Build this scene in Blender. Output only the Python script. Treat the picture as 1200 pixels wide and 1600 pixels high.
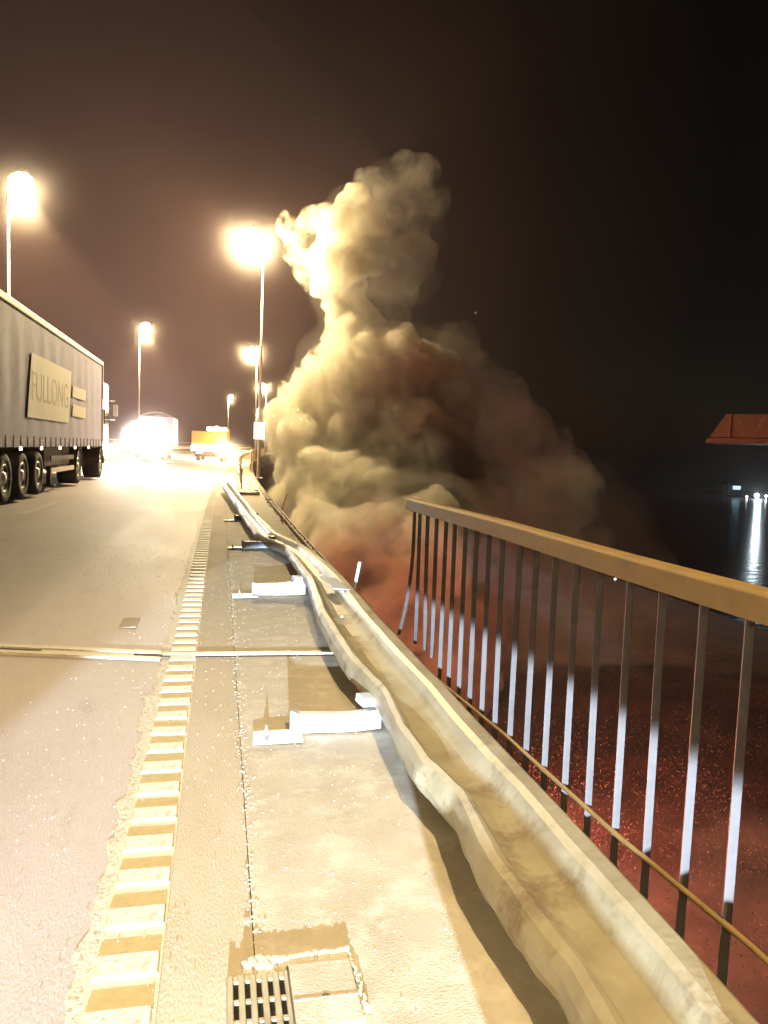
import bpy, bmesh, math, random
import numpy as np
from mathutils import Vector, Matrix, Euler, noise
PI = math.pi
random.seed(7); np.random.seed(7)
S = bpy.context.scene
C = S.collection
for o in list(bpy.data.objects):
    bpy.data.objects.remove(o)

# ------------------------------------------------------------------ camera
EYE = Vector((0.0, 0.0, 1.6))
YAW, PITCH, ROLL = map(math.radians, (12.12, 4.576, 2.0))
fwd = Vector((math.sin(YAW) * math.cos(PITCH), math.cos(YAW) * math.cos(PITCH), -math.sin(PITCH)))
r0 = Vector((math.cos(YAW), -math.sin(YAW), 0)); u0 = r0.cross(fwd)
rt = r0 * math.cos(ROLL) + u0 * math.sin(ROLL); up = -r0 * math.sin(ROLL) + u0 * math.cos(ROLL)
cd = bpy.data.cameras.new('camera'); cam = bpy.data.objects.new('camera', cd); C.objects.link(cam)
cam.matrix_world = Matrix(((rt.x, up.x, -fwd.x, EYE.x), (rt.y, up.y, -fwd.y, EYE.y), (rt.z, up.z, -fwd.z, EYE.z), (0, 0, 0, 1)))
cd.sensor_fit = 'VERTICAL'; cd.sensor_height = 32.0; cd.sensor_width = 24.0; cd.lens = 24.0
cd.clip_start = 0.05; cd.clip_end = 4000
S.camera = cam

def ray(px, py):
    return fwd + rt * ((px - 600) / 1200) - up * ((py - 800) / 1200)
def at(px, py, z):                      # point at depth z metres along the view
    return EYE + ray(px, py) * z

# ------------------------------------------------------------------ world, exposure
W = bpy.data.worlds.new('World'); S.world = W; W.use_nodes = True
wn = W.node_tree; wn.nodes.clear()
sky = wn.nodes.new('ShaderNodeTexSky'); sky.sky_type = 'NISHITA'; sky.sun_disc = False
sky.sun_elevation = math.radians(-3.5); sky.sun_rotation = math.radians(70)
bg = wn.nodes.new('ShaderNodeBackground'); bg.inputs[1].default_value = 0.012
wo = wn.nodes.new('ShaderNodeOutputWorld')
wn.links.new(sky.outputs[0], bg.inputs[0]); wn.links.new(bg.outputs[0], wo.inputs[0])
S.view_settings.view_transform = 'Standard'; S.view_settings.look = 'None'
S.view_settings.gamma = 1; S.view_settings.use_curve_mapping = False
S.view_settings.exposure = 0.2
cy = S.cycles
cy.use_denoising = True
cy.use_adaptive_sampling = True; cy.adaptive_threshold = 0.06; cy.adaptive_min_samples = 20
try: cy.denoiser = 'OPENIMAGEDENOISE'
except Exception: pass
cy.max_bounces = 8; cy.diffuse_bounces = 3; cy.glossy_bounces = 3; cy.volume_bounces = 2; cy.transmission_bounces = 3; cy.transparent_max_bounces = 12
cy.sample_clamp_indirect = 4.0; cy.sample_clamp_direct = 0
cy.caustics_reflective = False; cy.caustics_refractive = False
cy.volume_step_rate = 1.0; cy.volume_max_steps = 256

SODIUM = (1.0, 0.765, 0.41)
LAMP_W = 22000.0
HEAD_W = 43000.0
FIRE_W = 11000.0
HAZE = 0.00012

def lamp_light(name, kind, loc, watt, col, radius=0.12, parent=None, **kw):
    l = bpy.data.lights.new(name, kind); l.energy = watt; l.color = col
    l.shadow_soft_size = radius
    for k, v in kw.items(): setattr(l, k, v)
    o = bpy.data.objects.new(name, l); C.objects.link(o); o.location = loc
    if parent: o.parent = parent
    return o
def aim(o, target):
    d = Vector(target) - o.location
    o.rotation_euler = d.to_track_quat('-Z', 'Y').to_euler()

# ------------------------------------------------------------------ helpers
class MB:
    def __init__(s): s.v = []; s.f = []
    def add(s, vs, fs):
        b = len(s.v); s.v += [tuple(x) for x in vs]; s.f += [tuple(b + i for i in f) for f in fs]; return s
    def box(s, c, d, rot=None, taper=1.0):
        hx, hy, hz = d[0] / 2, d[1] / 2, d[2] / 2
        vs = [Vector((x * (taper if z > 0 else 1), y * (taper if z > 0 else 1), z)) for z in (-hz, hz) for y in (-hy, hy) for x in (-hx, hx)]
        if rot is not None: vs = [rot @ v for v in vs]
        c = Vector(c)
        return s.add([v + c for v in vs], [(0, 2, 3, 1), (4, 5, 7, 6), (0, 1, 5, 4), (2, 6, 7, 3), (0, 4, 6, 2), (1, 3, 7, 5)])
    def cyl(s, a, b, ra, rb=None, n=12, caps=True):
        rb = ra if rb is None else rb
        a = Vector(a); b = Vector(b); d = (b - a).normalized()
        q = d.to_track_quat('Z', 'Y')
        vs = [a + q @ Vector((math.cos(t) * ra, math.sin(t) * ra, 0)) for t in [2 * PI * i / n for i in range(n)]]
        vs += [b + q @ Vector((math.cos(t) * rb, math.sin(t) * rb, 0)) for t in [2 * PI * i / n for i in range(n)]]
        fs = [(i, (i + 1) % n, n + (i + 1) % n, n + i) for i in range(n)]
        if caps: fs += [tuple(range(n))[::-1], tuple(range(n, 2 * n))]
        return s.add(vs, fs)
    def tube(s, pts, r, n=8):
        pts = [Vector(p) for p in pts]; m = len(pts); vs = []
        for k, p in enumerate(pts):
            d = (pts[min(k + 1, m - 1)] - pts[max(k - 1, 0)]).normalized()
            q = d.to_track_quat('Z', 'Y'); rr = r[k] if isinstance(r, (list, tuple)) else r
            vs += [p + q @ Vector((math.cos(2 * PI * i / n) * rr, math.sin(2 * PI * i / n) * rr, 0)) for i in range(n)]
        fs = [(k * n + i, k * n + (i + 1) % n, (k + 1) * n + (i + 1) % n, (k + 1) * n + i) for k in range(m - 1) for i in range(n)]
        fs += [tuple(range(n))[::-1], tuple(range((m - 1) * n, m * n))]
        return s.add(vs, fs)
    def lathe(s, c, axis, prof, n=24):     # prof: list of (radius, offset along axis)
        c = Vector(c); q = Vector(axis).normalized().to_track_quat('Z', 'Y'); m = len(prof)
        vs = [c + q @ Vector((math.cos(2 * PI * i / n) * r, math.sin(2 * PI * i / n) * r, h)) for r, h in prof for i in range(n)]
        fs = [(k * n + i, k * n + (i + 1) % n, (k + 1) * n + (i + 1) % n, (k + 1) * n + i) for k in range(m - 1) for i in range(n)]
        fs += [tuple(range(n))[::-1], tuple(range((m - 1) * n, m * n))]
        return s.add(vs, fs)
    def grid(s, rows, closed=False):       # rows: list of equal-length point lists
        n = len(rows[0]); vs = [p for r in rows for p in r]
        fs = [(k * n + i, k * n + i + 1, (k + 1) * n + i + 1, (k + 1) * n + i) for k in range(len(rows) - 1) for i in range(n - 1)]
        return s.add(vs, fs)
    def build(s, name, mat, parent=None, bev=0, smooth=False, solid=0, bevseg=2):
        me = bpy.data.meshes.new(name); me.from_pydata(s.v, [], s.f); me.update()
        bm = bmesh.new(); bm.from_mesh(me)
        bmesh.ops.recalc_face_normals(bm, faces=bm.faces)
        bm.to_mesh(me); bm.free()
        me.materials.append(mat)
        if smooth: me.polygons.foreach_set('use_smooth', [True] * len(me.polygons))
        o = bpy.data.objects.new(name, me); C.objects.link(o)
        if parent: o.parent = parent
        if solid:
            m = o.modifiers.new('thickness', 'SOLIDIFY'); m.thickness = solid; m.offset = 0
        if bev:
            m = o.modifiers.new('bevel', 'BEVEL'); m.width = bev; m.segments = bevseg; m.limit_method = 'ANGLE'; m.angle_limit = 0.7
        return o

def thing(name, label, cat, loc=(0, 0, 0), group=None, rz=0):
    o = bpy.data.objects.new(name, None); C.objects.link(o); o.location = loc; o.rotation_euler = (0, 0, rz)
    return tag(o, label, cat, group)
def tag(o, label=None, cat=None, group=None, kind=None):
    if label: o['label'] = label
    if cat: o['category'] = cat
    if group: o['group'] = group
    if kind: o['kind'] = kind
    return o
def struct(o): o['kind'] = 'structure'; return o
def stuff(o, label=None, cat=None): o['kind'] = 'stuff'; return tag(o, label, cat)
def dup(root, label=None, **kw):
    r = root.copy(); C.objects.link(r)
    if label: r['label'] = label
    for k, v in kw.items(): setattr(r, k, v)
    for ch in list(root.children):
        c = ch.copy(); C.objects.link(c); c.parent = r
        for g in ch.children:
            d = g.copy(); C.objects.link(d); d.parent = c
    return r

def mat(name, col, rough=0.6, metal=0.0, var=None, vscale=4.0, bump=0.0, bscale=60.0, spec=0.5, detail=6.0, stretch=None, speck=None, wear=None):
    m = bpy.data.materials.new(name); m.use_nodes = True; nt = m.node_tree; N = nt.nodes; L = nt.links
    p = N['Principled BSDF']; p.inputs['Roughness'].default_value = rough; p.inputs['Metallic'].default_value = metal
    p.inputs['Specular IOR Level'].default_value = spec
    p.inputs['Base Color'].default_value = (*col, 1)
    tc = N.new('ShaderNodeTexCoord'); mp = N.new('ShaderNodeMapping'); L.new(tc.outputs['Object'], mp.inputs[0])
    if stretch: mp.inputs['Scale'].default_value = stretch
    last = None
    if var:
        n = N.new('ShaderNodeTexNoise'); n.inputs['Scale'].default_value = vscale; n.inputs['Detail'].default_value = detail
        n.inputs['Roughness'].default_value = 0.62
        L.new(mp.outputs[0], n.inputs[0])
        r = N.new('ShaderNodeValToRGB'); r.color_ramp.elements[0].position = 0.32; r.color_ramp.elements[1].position = 0.68
        r.color_ramp.elements[0].color = (*var, 1); r.color_ramp.elements[1].color = (*col, 1)
        L.new(n.outputs['Fac'], r.inputs[0]); last = r.outputs[0]
        rr = N.new('ShaderNodeMapRange'); rr.inputs[3].default_value = rough * 0.8; rr.inputs[4].default_value = min(1, rough * 1.2)
        L.new(n.outputs['Fac'], rr.inputs[0]); L.new(rr.outputs[0], p.inputs['Roughness'])
    for sp in ([speck] if speck else []) + ([wear] if wear else []):
        scol, ssc, lo, hi = sp
        n2 = N.new('ShaderNodeTexNoise'); n2.inputs['Scale'].default_value = ssc; n2.inputs['Detail'].default_value = 5; n2.inputs['Roughness'].default_value = 0.7
        L.new(mp.outputs[0], n2.inputs[0])
        mr = N.new('ShaderNodeMapRange'); mr.inputs[1].default_value = lo; mr.inputs[2].default_value = hi; L.new(n2.outputs['Fac'], mr.inputs[0])
        mx = N.new('ShaderNodeMix'); mx.data_type = 'RGBA'; L.new(mr.outputs[0], mx.inputs[0])
        if last is None: mx.inputs[6].default_value = (*col, 1)
        else: L.new(last, mx.inputs[6])
        mx.inputs[7].default_value = (*scol, 1); last = mx.outputs[2]
    if last is not None: L.new(last, p.inputs['Base Color'])
    if bump:
        n3 = N.new('ShaderNodeTexNoise'); n3.inputs['Scale'].default_value = bscale; n3.inputs['Detail'].default_value = 5
        L.new(mp.outputs[0], n3.inputs[0])
        b = N.new('ShaderNodeBump'); b.inputs['Strength'].default_value = 0.6; b.inputs['Distance'].default_value = bump
        L.new(n3.outputs['Fac'], b.inputs['Height']); L.new(b.outputs[0], p.inputs['Normal'])
    return m
def emit(name, col, s):
    m = bpy.data.materials.new(name); m.use_nodes = True; p = m.node_tree.nodes['Principled BSDF']
    p.inputs['Base Color'].default_value = (*col, 1); p.inputs['Emission Color'].default_value = (*col, 1); p.inputs['Emission Strength'].default_value = s
    return m
def volmat(name, col, dens, aniso=0.3):
    m = bpy.data.materials.new(name); m.use_nodes = True; nt = m.node_tree; nt.nodes.clear()
    o = nt.nodes.new('ShaderNodeOutputMaterial'); v = nt.nodes.new('ShaderNodeVolumePrincipled')
    v.inputs['Color'].default_value = (*col, 1); v.inputs['Density'].default_value = dens; v.inputs['Anisotropy'].default_value = aniso
    nt.links.new(v.outputs[0], o.inputs['Volume'])
    return m

M = {}
M['road'] = mat('road_concrete', (0.50, 0.435, 0.42), 0.66, var=(0.37, 0.315, 0.30), vscale=1.1, bump=0.004, bscale=140, speck=((0.62, 0.58, 0.56), 90, 0.60, 0.72), wear=((0.33, 0.28, 0.25), 2.2, 0.56, 0.75), stretch=(1.0, 0.35, 1))
M['shoulder'] = mat('shoulder_asphalt', (0.53, 0.45, 0.34), 0.85, var=(0.43, 0.355, 0.25), vscale=3, bump=0.004, bscale=160, speck=((0.66, 0.6, 0.48), 110, 0.6, 0.72), stretch=(1, 0.3, 1))
M['slab'] = mat('walkway_concrete', (0.53, 0.465, 0.36), 0.85, var=(0.40, 0.34, 0.25), vscale=3.1, bump=0.003, bscale=120, speck=((0.36, 0.3, 0.22), 60, 0.62, 0.75), wear=((0.62, 0.56, 0.45), 5, 0.5, 0.7))
M['paint'] = mat('white_road_paint', (0.66, 0.62, 0.53), 0.6, var=(0.54, 0.49, 0.39), vscale=18, bump=0.003, bscale=120, wear=((0.42, 0.36, 0.26), 26, 0.5, 0.66))
M['paint_dirty'] = mat('worn_edge_paint', (0.62, 0.56, 0.45), 0.7, var=(0.5, 0.44, 0.34), vscale=14, bump=0.004, bscale=120, wear=((0.33, 0.28, 0.2), 50, 0.5, 0.62))
M['rumble'] = mat('rumble_marking_base', (0.64, 0.56, 0.38), 0.7, var=(0.54, 0.46, 0.30), vscale=20, bump=0.003, bscale=150)
M['galv'] = mat('galvanised_steel', (0.44, 0.39, 0.27), 0.5, 0.15, var=(0.32, 0.27, 0.17), vscale=5, bump=0.002, bscale=40, wear=((0.19, 0.125, 0.07), 2.3, 0.54, 0.68))
M['galv_clean'] = mat('clean_galvanised_steel', (0.52, 0.55, 0.60), 0.5, 0.1, var=(0.40, 0.42, 0.45), vscale=12, bump=0.001, bscale=60, wear=((0.45, 0.42, 0.38), 14, 0.6, 0.75))
M['rail_paint'] = mat('handrail_grey_paint', (0.36, 0.225, 0.075), 0.7, 0.0, var=(0.27, 0.165, 0.055), vscale=8, bump=0.001, bscale=80, wear=((0.2, 0.13, 0.08), 30, 0.62, 0.72))
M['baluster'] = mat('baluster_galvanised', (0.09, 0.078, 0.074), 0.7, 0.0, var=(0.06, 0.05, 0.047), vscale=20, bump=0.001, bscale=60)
M['dark_steel'] = mat('weathered_brown_steel', (0.16, 0.1, 0.07), 0.7, 0.1, var=(0.09, 0.055, 0.04), vscale=10, bump=0.002, bscale=50)
M['curb'] = mat('curb_steel_channel', (0.34, 0.25, 0.13), 0.7, 0.1, var=(0.22, 0.15, 0.08), vscale=12, bump=0.003, bscale=50)
M['debris'] = mat('dry_leaf_litter', (0.36, 0.26, 0.1), 0.9, var=(0.2, 0.13, 0.06), vscale=30)
M['joint'] = mat('joint_steel', (0.5, 0.44, 0.32), 0.5, 0.2, var=(0.36, 0.3, 0.2), vscale=20, bump=0.002, bscale=60)
M['groove'] = mat('joint_rubber', (0.12, 0.09, 0.06), 0.9)
M['black'] = mat('tyre_rubber', (0.03, 0.028, 0.027), 0.8, var=(0.05, 0.045, 0.04), vscale=12)
M['pole'] = mat('lamp_pole_steel', (0.45, 0.42, 0.38), 0.5, 0.3)
M['curtain'] = mat('trailer_curtain_fabric', (0.40, 0.38, 0.60), 0.7, var=(0.33, 0.31, 0.5), vscale=1.5, bump=0.02, bscale=1.6)
M['chassis'] = mat('truck_chassis', (0.06, 0.04, 0.035), 0.7, 0.1, var=(0.09, 0.06, 0.05), vscale=6)
M['alu'] = mat('aluminium_trim', (0.6, 0.55, 0.42), 0.45, 0.3)
M['cabpaint'] = mat('white_cab_paint', (0.7, 0.68, 0.66), 0.3)
M['logo'] = mat('logo_panel_print', (0.72, 0.68, 0.55), 0.6, var=(0.66, 0.62, 0.5), vscale=2)
M['ink'] = mat('logo_letter_print', (0.42, 0.38, 0.26), 0.6)
M['orange'] = mat('orange_body_paint', (0.55, 0.28, 0.06), 0.5, var=(0.45, 0.22, 0.05), vscale=3)
M['stripe'] = mat('reflective_stripe', (0.8, 0.76, 0.66), 0.4)
M['glass'] = mat('dark_window_glass', (0.02, 0.02, 0.025), 0.08)
M['lamp_on'] = emit('sodium_lamp_glow', (1.0, 0.87, 0.6), 26)
M['head_on'] = emit('headlight_glow', (0.92, 0.97, 1.0), 200)
M['amber_on'] = emit('amber_beacon_glow', (1.0, 0.72, 0.22), 60)
M['white_on'] = emit('lamp_and_glint_glow', (1.0, 0.93, 0.75), 26)  # for the light bar, and for glints and a band that are no lamps
M['marker_on'] = emit('side_marker_glow', (1.0, 0.7, 0.4), 9)
M['sign_glow'] = emit('sign_face_glow', (1.0, 0.97, 0.88), 1.6)  # emission stands in for light thrown back by a reflective sign
M['far_on'] = emit('far_lamp_glow', (0.75, 0.92, 1.0), 14)
M['ember'] = emit('ember_glow', (1.0, 0.75, 0.4), 9)
M['fire'] = emit('flame_glow', (1.0, 0.28, 0.06), 30)
M['hub'] = mat('wheel_hub_steel', (0.6, 0.6, 0.6), 0.4, 0.4)

def bend(Y):
    return 4.2e-4 * (Y - 15) ** 2 if Y > 15 else 0.0
XL = -0.38                                  # road edge; left of it the road banks up 6 %
def rz(X):
    return 0.06 * (XL - X) if X < XL else 0.0

YS = [-30 + i * 1.0 for i in range(0, 90)] + [60 + 5 * i for i in range(0, 60)]
def strip(name, mt, x0, x1, nx, z=0.0, ys=YS, jag=None, parent=None):
    m = MB(); rows = []
    for Y in ys:
        row = []
        for i in range(nx + 1):
            x = x0 + (x1 - x0) * i / nx
            if jag and i == 0: x -= jag(Y)
            row.append((x + bend(Y), Y, rz(x) + z))
        rows.append(row)
    m.grid(rows)
    return m.build(name, mt, parent)

# ------------------------------------------------------------------ the deck
struct(strip('road', M['road'], -9.6, XL, 10))
jx = lambda Y: 0.012 + 0.05 * max(0, noise.fractal(Vector((Y * 6.0, 3, 1)), 1.0, 2.0, 4) + 0.15) + (0.03 if math.sin(Y * 1.7) > 0.86 else 0)
edge = struct(strip('edge_line', M['paint_dirty'], XL, -0.352, 1, 0.004, ys=[-2 + 0.03 * i for i in range(1000)] + [28 + i for i in range(180)], jag=jx))
struct(strip('marking_base', M['rumble'], -0.352, -0.15, 2, 0.004))
struct(strip('shoulder', M['shoulder'], XL, 0.13, 3, 0.0))
struct(strip('walkway', M['slab'], 0.133, 1.345, 4, 0.006))
me_bar = None
for k in range(150):
    Y = 0.35 + 0.247 * k
    if me_bar is None:
        m = MB(); m.box((0, 0, 0), (0.192, 0.118, 0.011), taper=0.95); b = m.build('rumble_bar', M['paint'], edge, bev=0.003); me_bar = b
    else:
        b = me_bar.copy(); C.objects.link(b); b.parent = edge
    b.location = (-0.252 + bend(Y) + random.uniform(-.003, .003), Y, 0.011 + random.uniform(-0.002, 0.001)); b.rotation_euler = (0, 0, random.uniform(-0.02, 0.02))
    b.scale = (random.uniform(0.95, 1.02), random.uniform(0.85, 1.08), 1)
# far bars, too fine to pick apart
m = MB()
for k in range(150, 420):
    Y = 0.35 + 0.247 * k; m.box((-0.252 + bend(Y), Y, 0.011), (0.192, 0.118, 0.016))
o = m.build('rumble_bars_far', M['paint'], edge); o['kind'] = 'stuff'
# seam with crumbled mortar along the walkway
m = MB()
for k in range(700):
    Y = 1.2 + 12 * random.random() ** 1.5; x = 0.14 + random.gauss(0, 0.018)
    r = random.uniform(0.001, 0.005); m.box((x, Y, 0.006 + r * 0.3), (r * 2, r * random.uniform(1, 3), r), Euler((0, 0, random.random() * 3)).to_matrix(), 0.6)
stuff(m.build('crumbled_mortar', M['paint_dirty']), 'pale crumbs of mortar strewn along the seam of the walkway', 'rubble')
# dashed lane line
lane = struct(strip('lane_line', M['paint'], -3.66, -3.52, 1, 0.004, ys=[15.4 + i * .5 for i in range(7)]))
for ys in ([27.5, 29, 30.5], [39.5, 41, 42.5], [51.5, 53, 54.5], [3.2, 4.5, 6.2]):
    strip('dash', M['paint'], -3.66, -3.52, 1, 0.004, ys=ys, parent=lane)
# left margin line
struct(strip('left_edge_line', M['paint'], -7.25, -7.1, 1, 0.004, ys=[10 + i * 4 for i in range(50)]))

# expansion joint: steel edges either side of a rubber groove
def jy(x): return 5.84 - 0.035 * (x + 0.4)
def jstrip(name, mt, x0, x1, off, w, z, par=None):
    m = MB(); n = 14; rows = []
    for i in range(n + 1):
        x = x0 + (x1 - x0) * i / n; y = jy(x) + off; zz = rz(x) + z
        rows.append([(x, y, zz - 0.02), (x, y, zz), (x, y + w, zz), (x, y + w, zz - 0.02)])
    return m.grid(rows).build(name, mt, par)
jt = struct(jstrip('expansion_joint', M['groove'], -9.5, 1.34, -0.03, 0.075, 0.007))
jstrip('joint_edge', M['joint'], -9.5, XL - 0.03, -0.10, 0.062, 0.018, jt)
jstrip('joint_edge', M['joint'], -9.5, XL - 0.03, 0.05, 0.075, 0.018, jt)
jstrip('joint_edge', M['joint'], XL - .02, 1.34, 0.02, 0.06, 0.02, jt)
jstrip('joint_cover', M['joint'], -1.25, XL - 0.03, -0.028, 0.07, 0.012, jt)
# small patch plates in the road
m = MB(); m.box((-0.75, 6.9, rz(-.75) + .006), (0.14, 0.35, 0.008)); struct(m.build('road_patch', M['shoulder']))

# curb channel at the deck edge
def sweep(name, mt, prof, ys, x0, z0=0, parent=None, solid=0, smooth=False, wob=0.0):
    m = MB(); rows = []
    for Y in ys:
        dx = bend(Y) + (wob * noise.noise(Vector((Y * .9, x0 * 7, 2))))
        rows.append([(x0 + px + dx, Y, z0 + pz) for px, pz in prof])
    return m.grid(rows).build(name, mt, parent, solid=solid, smooth=smooth)
ysn = [-4 + .25 * i for i in range(200)] + [46 + 2 * i for i in range(90)]
curb = struct(sweep('curb', M['curb'], [(0, -.3), (0, .07), (.012, .085), (.05, .085), (.062, .07), (.062, .035), (.085, .035), (.085, .075), (.10, .08), (.10, -.02)], ysn, 1.345, 0, solid=0, wob=0.006))
me_b = None
for k in range(60):
    Y = 0.9 + k * 0.42
    if me_b is None:
        m = MB(); m.lathe((0, 0, 0), (0, 0, 1), [(.017, 0), (.017, .012), (.011, .013), (.010, .03), (.004, .032)], 8); me_b = b = m.build('bolt', M['curb'], curb)
    else:
        b = me_b.copy(); C.objects.link(b); b.parent = curb
    b.location = (1.385 + bend(Y), Y, 0.084)
# outer deck ledge, fascia and girder
struct(sweep('deck_ledge', M['dark_steel'], [(0, -.02), (0.10, -.03), (0.10, -.6), (-0.5, -.65), (-0.5, -2.2), (-0.9, -2.2), (-0.9, -.6), (-11.2, -.4), (-11.2, .5)], ysn, 1.45, 0))
# litter caught along the curb
m = MB()
for k in range(1500):
    Y = 2.0 + 22 * random.random() ** 1.3
    c = max(0, noise.noise(Vector((Y * 1.3, 0, 5))))
    if random.random() > 0.15 + c * 1.6: continue
    x = 1.34 + bend(Y) + random.gauss(-0.01, 0.045); r = random.uniform(0.008, 0.03)
    m.box((x, Y, 0.03 + random.random() * (0.05 + 0.11 * c)), (r, r * 2, 0.003), Euler((random.random() * 3, random.random() * 3, random.random() * 6)).to_matrix(), 0.4)
stuff(m.build('leaf_litter', M['debris']), 'dry leaf litter heaped against the steel curb at the deck edge', 'litter')
# glass crumbs over road and walkway
m = MB()
for k in range(2600):
    Y = 1.3 + 11 * random.random() ** 1.6; x = random.uniform(-2.6, 0.8)
    r = random.uniform(0.0010, 0.0026) * (1 + Y * 0.12); m.box((x, Y, rz(x) + .006 + r * .5), (r, r * 1.3, r), Euler((random.random(), random.random(), random.random() * 3)).to_matrix())
stuff(m.build('glass_crumbs', mat('crushed_glass', (0.6, 0.57, 0.5), 0.2, 0)), 'crumbs of broken glass glinting over the road surface', 'broken glass')

# ------------------------------------------------------------------ torn guardrail beam
lipx = [(-9, .28), (-3, .3), (-.3, .42), (1.0, .79), (1.59, .85), (1.75, .86), (2.03, .84), (2.31, .83), (2.78, .87), (3.09, .81), (3.54, .80), (4.08, .84), (4.8, .77), (6.14, .76), (7.83, .86), (10.7, .85), (12.5, .53), (15.85, .41), (25.5, .03), (40, .1)]
def interp(tab, Y):
    return float(np.interp(Y, [a for a, b in tab], [b for a, b in tab]))
wid = [(-9, .50), (4, .50), (8.5, .45), (10.7, .42), (12.5, .36), (16, .30), (25, .26), (27, .26)]
rgt = [(-9, .78), (-3, .95), (0, 1.27), (2, 1.31), (4, 1.30), (6, 1.30), (8, 1.31), (9.5, 1.27), (10.7, 1.2), (12.5, .93), (15.85, .75), (25.5, .33), (40, .4)]
hgt = [(-9, 2.0), (-2, 2.3), (0, 1.75), (1.5, 1.0), (3, 1.0), (8, 0.95), (12, .75), (16, .8), (25, 1.4), (27, 1.5)]
prof = [(.07, .10), (.04, .12), (.015, .15), (0, .19), (.01, .235), (.03, .27), (.055, .288), (.075, .28), (.115, .225), (.17, .21), (.25, .213), (.272, .235), (.302, .282), (.33, .297), (.395, .29), (.42, .27), (.435, .22), (.44, .17)]
rows = []
Y = -9.0
while Y < 27:
    lx = interp(lipx, Y) + .03; w = (interp(rgt, Y) - interp(lipx, Y) - .03) / .445; hh = interp(hgt, Y)
    row = []
    for i, (a, b) in enumerate(prof):
        near = max(0, 1 - i / 8.0)
        n1 = noise.fractal(Vector((Y * 1.9, i * .13, 0)), 1.0, 2.0, 3)
        n2 = noise.fractal(Vector((Y * 6.5, i * .45, 9)), 0.9, 2.0, 3)
        dn = max(0, noise.noise(Vector((Y * 1.1 + 4, 1.5, i * .06)))) * 0.05
        x = lx + a * w + near * (0.007 * n1 + 0.012 * n2) + dn * near
        z = b * hh + 0.004 * n1 * (1 - near * .3) + near * 0.010 * n2 - dn * (0.4 if i < 9 else 0)
        z += 0.03 * noise.noise(Vector((Y * .55, 8, 1))) * near + .05 * max(0, 1 - abs(Y - 7.5) / 2) * near
        row.append((x, Y, z))
    rows.append(row)
    Y += 0.035 + max(0, Y - 8) * 0.004
beam = thing('torn_guardrail', 'buckled steel guardrail torn loose and lying along the curb of the bridge', 'guardrail', (0, 0, 0))
mb = MB(); mb.grid(rows); ob = mb.build('beam', M['galv'], beam, smooth=True)
ob.data.set_sharp_from_angle(angle=math.radians(15)); md = ob.modifiers.new('thickness', 'SOLIDIFY'); md.thickness = .004; md.offset = 0
# lap joint bolts on the beam
for Y in (6.2, 8.3):
    lx = interp(lipx, Y)
    m = MB(); m.lathe((lx + .24, Y, .212), (0, 0, 1), [(.018, 0), (.016, .012), (.007, .018)], 10); m.build('bolt', M['galv'], beam)
m = MB(); m.box((1.10, 7.3, .30), (.17, .55, .012), Euler((.03, .1, .1)).to_matrix()); m.build('splice_plate', M['galv_clean'], beam, bev=.004)
# knocked-over posts with their base plates
posts = [(4.13, .40, .92, .125, 'nearest'), (8.15, .35, .92, .13, 'second nearest'), (12.0, .34, .88, .12, 'third nearest'), (16.4, .3, .8, .12, 'fourth'), (24.9, .45, 1.25, .12, 'farthest')]
for i, (Y, xa, xb, h, nm) in enumerate(posts):
    lab = ['white steel post bent flat beside its bolted base plate, nearest the camera',
           'white steel post lying flat under the torn guardrail, second nearest the camera',
           'flattened white post with curled end under the guardrail where it leaves the curb',
           'thin flattened post lying in shade under the far twisted guardrail',
           'farthest flattened white post lying across the walkway before the lit lorry'][i]
    t = thing('guardrail_post', lab, 'post', (xa, Y, 0.008), 'knocked over guardrail posts')
    L = xb - xa; m = MB(); n = 10; rw = []
    for k in range(n + 1):
        f = k / n; sag = -.012 * math.sin(f * 3) ; yy = .03 * f * f + .01 * math.sin(f * 7)
        x = L * f; zt = h + (.02 if f < .1 else 0) + sag + .04 * f * (i % 2)
        rw.append([(x, yy + .05, .012), (x, yy + .05, .018), (x, yy, .018), (x, yy, zt), (x, yy + .055, zt), (x, yy + .055, zt - .006), (x, yy + .006, zt - .006), (x, yy + .006, .012)])
    m.grid(rw); m.build('post', M['galv_clean'], t, solid=.003)
    m = MB(); m.box((L * .86, .06, h + .05), (.12, .1, .05), Euler((.1, .1, .3)).to_matrix()); m.build('clamp', M['galv_clean'], t, bev=.006)
    m = MB(); m.box((-.07, -.03, .016), (.27, .16, .02), Euler((.0, -.03, -.04)).to_matrix()); bp = m.build('base_plate', M['galv_clean'], t, bev=.004)
    for bx, by in ((-.13, -.0), (.03, .0)):
        m = MB(); m.lathe((bx, by, .026), (0, 0, 1), [(.022, 0), (.022, .004), (.014, .005), (.014, .018), (.007, .019), (.007, .045 if bx > 0 else .028), (.003, .047)], 10); m.build('bolt', M['galv_clean'], bp)

# standing guardrail beyond the torn stretch
wprof = [(0, -.155), (.03, -.14), (.035, -.1), (0, -.04), (-.02, 0), (0, .04), (.035, .1), (.03, .14), (0, .155)]
def guardrail(x0, y0, y1, label, cat, step=4.0, zoff=0.0, face=-1):
    t = thing('guardrail', label, cat, (0, 0, 0))
    ys = [y0 + (y1 - y0) * i / 60 for i in range(61)]
    sweep('beam', M['galv'], [(a * face, b) for a, b in wprof], ys, x0, .62 + zoff, t, solid=.004, smooth=True)
    Y = y0 + 1; first = None
    while Y < y1:
        if first is None:
            m = MB(); m.box((0, 0, .36), (.06, .12, .76)); first = p = m.build('post', M['galv'], t)
        else:
            p = first.copy(); C.objects.link(p); p.parent = t
        p.location = (x0 + bend(Y) - face * .08, Y, zoff)
        Y += step
    return t
guardrail(.62, 28, 190, 'standing guardrail along the right edge beyond the torn stretch, beside the lit lorry', 'guardrail')
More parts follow.
